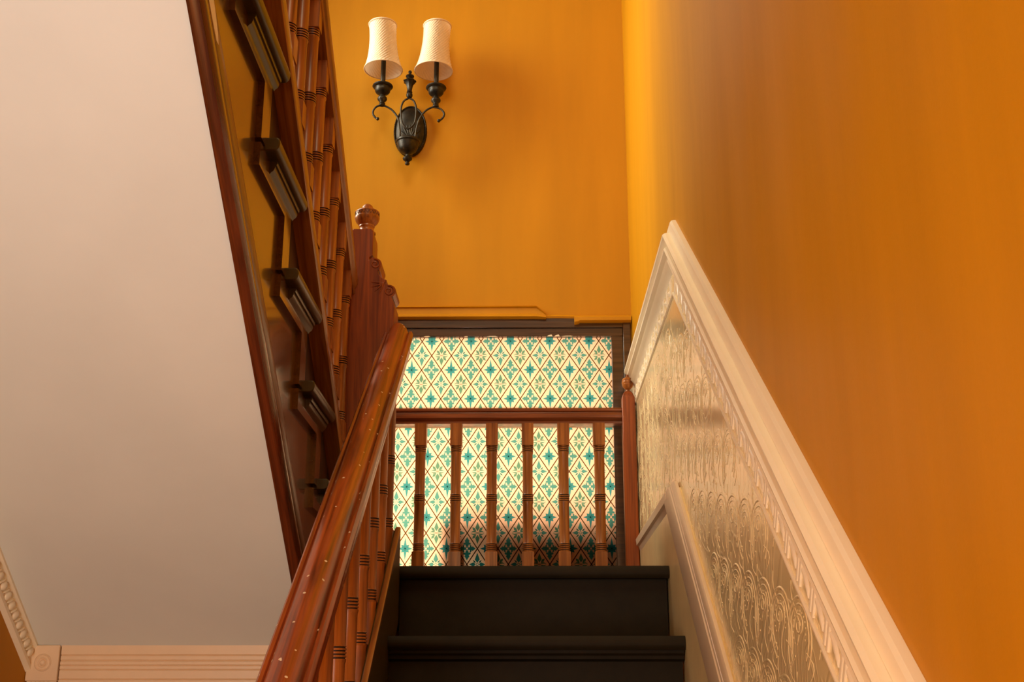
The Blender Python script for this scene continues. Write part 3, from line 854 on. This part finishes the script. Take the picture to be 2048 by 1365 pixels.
# ------------------------------------------------------------------ guard balustrade before the window
GY = 3.75
gb = thing('balustrade', 'level landing guard rail with square-ended turned balusters in front of the patterned window', 'balustrade', (-.1, GY, N1Z))
gp = [(-.016, .884), (-.016, .892), (-.022, .896), (-.026, .902), (-.026, .910), (-.022, .915), (-.020, .920), (-.024, .925), (-.024, .930), (-.019, .935), (0, .938), (.019, .935), (.024, .930), (.024, .902), (.016, .892), (.016, .884)]
m_ = MB().loft([[(x, GY + dy, z) for dy, z in gp] for x in (-.60, .312)])
obj('handrail', m_, M['mahog_x'], gb, smooth=30)
gbm = baluster_mb(N1Z - .641, .886 - .641, up=.160, dn=-.155)
place_balusters(gb, gbm, [M['baluster'], M['groove']], [(.2275 - .1148 * k, GY, .641) for k in range(0, 8)])
sp = thing('newel_post', 'small mahogany half post with turned ball finial against the right wall', 'newel post', (.329, 3.73, N1Z))
m_ = MB(); h = .021
cx, cy = .3235, 3.735
m_.loft([[(cx + sx * q, cy + sy * q, z) for sx, sy in ((-1, -1), (1, -1), (1, 1), (-1, 1))] for q, z in ((h, N1Z), (h, .966), (h * .8, .978), (h * .45, .990))])
obj('post', m_, M['mahog_z'], sp, smooth=20, bevel=.003)
fp2 = [(.010, 0), (.007, .005), (.0065, .009), (.010, .013), (.016, .019), (.0185, .026), (.0175, .028), (.0185, .030), (.0185, .037), (.0175, .039), (.0180, .041), (.015, .047), (.007, .051), (.0055, .054), (.0045, .059), (.002, .061)]
obj('finial', MB().lathe((cx, cy, .986), fp2, 20), M['baluster'], sp, smooth=40)

# ------------------------------------------------------------------ under-stair doorway and egg moulding on the left
DY = 2.905
dr = thing('door_1', 'cream fluted doorway casing with bullseye corner block under the soffit', None, (-.8, DY, FLOOR), kind='structure')
CT, CB = .150, .066
head = MB(); hx0, hx1 = -1.112, -.43
prof = [(DY + .03, CT), (DY - .002, CT), (DY - .004, CT - .002), (DY - .004, CT - .0225), (DY - .001, CT - .0245), (DY - .004, CT - .027), (DY - .004, CT - .035), (DY - .001, CT - .037), (DY - .004, CT - .0395), (DY - .004, CT - .046),
        (DY - .001, CT - .048), (DY - .004, CT - .050), (DY - .004, CT - .056), (DY - .001, CT - .058), (DY - .004, CT - .060), (DY - .004, CT - .078), (DY - .001, CT - .080), (DY - .004, CT - .082), (DY - .004, CT - .110), (DY + .03, CT - .110)]
head.loft([[(hx0, y, z) for y, z in prof], [(hx1, y, z) for y, z in prof]])
obj('fluted_casing', head, M['cream'], dr, smooth=0)
bx0, bx1 = -1.189, -1.114
cb = obj('corner_block', MB().box(bx0, bx1, DY - .012, DY + .03, CB, CT - .002), M['cream'], dr, bevel=.002)
cxr, czr = (bx0 + bx1) / 2 + .001, (CB + CT) / 2
bull = MB()
ringp = [(.0205, 0), (.0205, .0015), (.0185, .0035), (.0165, .0015), (.0155, .0005), (.0125, .0015), (.0105, .0035), (.0085, .0015), (.0075, .0005), (.0065, .003), (.004, .005), (.001, .0055)]
bull.lathe((cxr, DY - .012, czr), ringp, 28, axis='y')
obj('bullseye', bull, M['cream'], cb, smooth=40)
leg = MB(); ring = []
lp = [(bx0 + .002, DY + .03), (bx0 + .002, DY - .004)]
x = bx0 + .012
while x < bx1 - .014:
    lp += [(x, DY - .004), (x + .002, DY - .001), (x + .004, DY - .004)]; x += .010
lp += [(bx1 - .002, DY - .004), (bx1 - .002, DY + .03)]
leg.loft([[(a, b_, FLOOR) for a, b_ in lp], [(a, b_, CB) for a, b_ in lp]])
obj('fluted_casing', leg, M['cream'], dr, smooth=0)
obj('door_leaf', MB().box(bx1, hx1, DY + .004, DY + .03, FLOOR, CT - .108), M['mahog_z'], dr, smooth=0)
obj('head_board', MB().box(XL, hx1, DY + .03, DY + .07, FLOOR, N1Z - .10), M['string_dark'], dr, smooth=0)

eg = thing('trim_4', 'white egg and dart moulding along the left edge of the sloping soffit', None, (XL, 2.0, so(2.0)), kind='structure')
m_ = MB()
ep = [(XL, .0), (XL + .022, .0), (XL + .022, -.008), (XL + .017, -.012), (XL + .012, -.020), (XL + .010, -.046), (XL + .013, -.052), (XL + .012, -.062), (XL, -.066)]
sweep(m_, ep, (.6, so(.6)), (2.895, so(2.895)))
obj('moulding_length', m_, M['white'], eg, smooth=35)
first = fd = None; per = .033
y = 2.878
Rm = Matrix.Rotation(-ANG, 4, 'X')
while y > 1.0:
    c = (XL + .011, y, so(y) - .033)
    d = (XL + .011, y - per * .5 * COSA, so(y - per * .5 * COSA) - .033)
    if first is None:
        e = MB().ell((0, 0, 0), (.0085, .0105, .0165), 10, 6); e.v = [tuple(Vector(v) + Vector(c)) for v in e.v]
        first = obj('egg', e, M['white'], eg, c, smooth=60)
        e = MB().ell((0, 0, 0), (.008, .0022, .017), 6, 5); e.v = [tuple(Vector(v) + Vector(d)) for v in e.v]
        fd = obj('dart', e, M['white'], eg, d, smooth=60)
        first.rotation_euler = fd.rotation_euler = (-ANG - .5, 0, 0)
    else:
        copy_part(first, eg, c); copy_part(fd, eg, d)
    y -= per * COSA

# ------------------------------------------------------------------ wall lamp
wl = thing('wall_sconce', 'bronze two-arm wall lamp with two pleated cream shades on the orange end wall', 'wall lamp', (-.419, YW, 1.99))
SY = 3.74
# oval back plate
def oval(rx, rz, y, n=40, cx=-.4195, cz=1.988): return [(cx + rx * math.cos(2 * PI * i / n), y, cz + rz * math.sin(2 * PI * i / n)) for i in range(n)]
bp = MB().loft([oval(.0600, .1000, YW - .0005), oval(.0600, .1000, 3.842), oval(.0560, .0960, 3.835), oval(.0520, .0920, 3.838), oval(.046, .085, 3.832), oval(.030, .060, 3.824), oval(.01, .02, 3.821)])
plate = obj('back_plate', bp, M['bronze'], wl, smooth=40)
bd = MB()
for q in oval(.0575, .0975, 3.8375, 76): bd.ell(q, (.0021, .0021, .0021), 6, 4)
bo = obj('bead_border', bd, M['bronze'], plate, smooth=60); bo['kind'] = 'stuff'
lv = MB()
for a in (-60, -40, -20, 0, 20, 40, 60):
    ar = math.radians(a); lv.tube([(-.4195 + math.sin(ar) * q * .55, 3.826 - .004 * math.sin(PI * q / .075), 1.945 + math.cos(ar) * q) for q in (0, .02, .04, .06, .075)], [.002, .0035, .004, .003, .0008], 6)
obj('acanthus_relief', lv, M['bronze'], plate, smooth=60)
def smoothpath(pts, n=5):
    P = [Vector(p_) for p_ in pts]; o_ = []
    for i in range(len(P) - 1):
        a, b_, c, d = P[max(i - 1, 0)], P[i], P[i + 1], P[min(i + 2, len(P) - 1)]
        for k in range(n):
            u = k / n
            o_.append(.5 * ((2 * b_) + (c - a) * u + (2 * a - 5 * b_ + 4 * c - d) * u * u + (3 * b_ - a - 3 * c + d) * u ** 3))
    o_.append(P[-1]); return o_
LA = [(-.4437, 1.9065), (-.4462, 1.9453), (-.4527, 1.9842), (-.4712, 2.0145), (-.4934, 2.0312), (-.5112, 2.0359), (-.5287, 2.033), (-.5404, 2.018), (-.5412, 2.0029), (-.534, 1.9908), (-.5249, 1.9847)]
RA = [(-.3913, 1.9062), (-.3868, 1.9449), (-.377, 1.9837), (-.3574, 2.0137), (-.336, 2.0271), (-.3211, 2.0279), (-.3034, 2.0209), (-.2923, 2.0072), (-.2921, 1.9937), (-.30, 1.9817), (-.3093, 1.9758)]
LOOP = [(-.4156, 2.0655), (-.399, 2.0533), (-.3902, 2.026), (-.3907, 1.9898), (-.3967, 1.9629), (-.4165, 1.9451), (-.4344, 1.9601), (-.442, 1.9902), (-.4431, 2.0263), (-.4343, 2.0535)]
shades = []
for pts, cup, sh in ((LA, -.5108, (-.5145, 'l')), (RA, -.3214, (-.3265, 'r'))):
    path = smoothpath([(x, SY, z) for x, z in pts])
    arm = MB().tube(path, .0036, 8)
    a_o = obj('arm', arm, M['bronze'], wl, smooth=60)
    obj('ball_tip', MB().ell(path[-1], (.0062, .0062, .0062), 10, 7), M['bronze'], a_o, smooth=60)
    z0 = 2.036 if cup < -.4 else 2.029
    cp_ = [(.0105, 0), (.0115, .003), (.0085, .006), (.0105, .009), (.0085, .012), (.009, .015), (.0155, .021), (.0172, .026), (.0155, .032), (.009, .038), (.0085, .041), (.012, .044), (.022, .049), (.0265, .055), (.0275, .061), (.0265, .066), (.028, .069), (.034, .0715), (.0365, .075), (.035, .079), (.026, .0815), (.012, .082), (.0095, .083)]
    co = obj('candle_cup', MB().lathe((cup, SY, z0), cp_, 24, ripple=lambda a, z: .05 * math.cos(12 * a) if .046 < z < .067 else 0), M['bronze'], wl, smooth=40)
    obj('candle_sleeve', MB().lathe((cup, SY, z0 + .082), [(.0088, 0), (.0088, .095), (.0075, .098)], 14), M['bronze'], co, smooth=40)
    # bell shade with spiral pleats
    bz = 2.1785 if sh[1] == 'l' else 2.172
    lean = -.004 if sh[1] == 'l' else .005
    prof = [(.0675, 0), (.0655, .008), (.0610, .022), (.0565, .040), (.0530, .060), (.0500, .085), (.0480, .110), (.0472, .140), (.0478, .165), (.0490, .183)]
    seg, rows = 288, 48
    sm = MB(); rings = []
    def rad(h):
        for i in range(len(prof) - 1):
            if prof[i][1] <= h <= prof[i + 1][1] + 1e-9:
                u = (h - prof[i][1]) / (prof[i + 1][1] - prof[i][1]); return prof[i][0] * (1 - u) + prof[i + 1][0] * u
        return prof[-1][0]
    for i in range(rows + 1):
        h = .183 * i / rows; r0 = rad(h); env = min(1, i / 2.5, (rows - i) / 1.5)
        rings.append([(sh[0] + lean * (h / .183 - .5) * 2 + (r0 + .0040 * env * (abs(math.sin(15 * (2 * PI * k / seg) - h * 270)) ** .6 - .8)) * math.cos(2 * PI * k / seg), SY + (r0 + .0040 * env * (abs(math.sin(15 * (2 * PI * k / seg) - h * 270)) ** .6 - .8)) * math.sin(2 * PI * k / seg), bz + h) for k in range(seg)])
    sm.loft(rings, cap=False)
    so_ = obj('lamp_shade', sm, M['shade'], wl, smooth=80)
    for rr, hh, tr_, lx in ((.0490, .183, .0032, lean), (.0675, .001, .0020, -lean)):
        obj('shade_band', MB().tube([(sh[0] + lx + rr * math.cos(2 * PI * k / 40), SY + rr * math.sin(2 * PI * k / 40), bz + hh - (.002 if tr_ > .003 else 0)) for k in range(40)], tr_, 8, closed=True), M['shade'], so_, smooth=60)
    if sh[1] == 'r':
        obj('shade_knob', MB().tube([(sh[0] + lean, SY, bz + .178), (sh[0] + lean, SY, bz + .192)], .002, 8).ell((sh[0] + lean, SY, bz + .195), (.005, .005, .005), 10, 6), M['bronze'], so_, smooth=60)
lp_ = smoothpath([(x, SY, z) for x, z in LOOP] + [(LOOP[0][0], SY, LOOP[0][1])])[:-1]
obj('loop', MB().tube(lp_, .0034, 8, closed=True), M['bronze'], wl, smooth=60)
fpp = [(.0075, 0), (.0105, .004), (.0115, .009), (.0105, .015), (.0080, .018), (.0105, .021), (.0090, .024), (.0085, .030), (.0100, .042), (.0135, .054), (.0185, .060), (.0225, .063), (.0215, .066), (.0125, .068), (.0080, .071), (.0075, .075), (.0110, .079), (.0150, .083), (.0145, .086), (.0085, .089), (.0045, .092), (.0040, .095), (.0060, .098), (.0065, .102), (.0045, .106), (.001, .108)]
obj('centre_finial', MB().lathe((-.4152, SY, 2.067), fpp, 20, ripple=lambda a, z: .10 * math.cos(7 * a) if .04 < z < .068 else 0), M['bronze'], wl, smooth=40)
bs = [(.002, 0), (.007, .002), (.0085, .006), (.007, .010), (.0055, .013), (.010, .016), (.0155, .021), (.0165, .026), (.0125, .031), (.0075, .034), (.0070, .040), (.012, .044), (.0165, .048), (.0250, .051), (.031, .056), (.0350, .066), (.0372, .078), (.0385, .084), (.0425, .087), (.043, .092), (.040, .096), (.030, .096)]
obj('basin', MB().lathe((-.4185, 3.765, 1.817), bs, 28, ripple=lambda a, z: .04 * math.cos(14 * a) if .055 < z < .083 else 0), M['bronze'], wl, smooth=40)
obj('bracket', MB().box(-.430, -.407, 3.775, 3.832, 1.88, 1.908), M['bronze'], wl, bevel=.003)
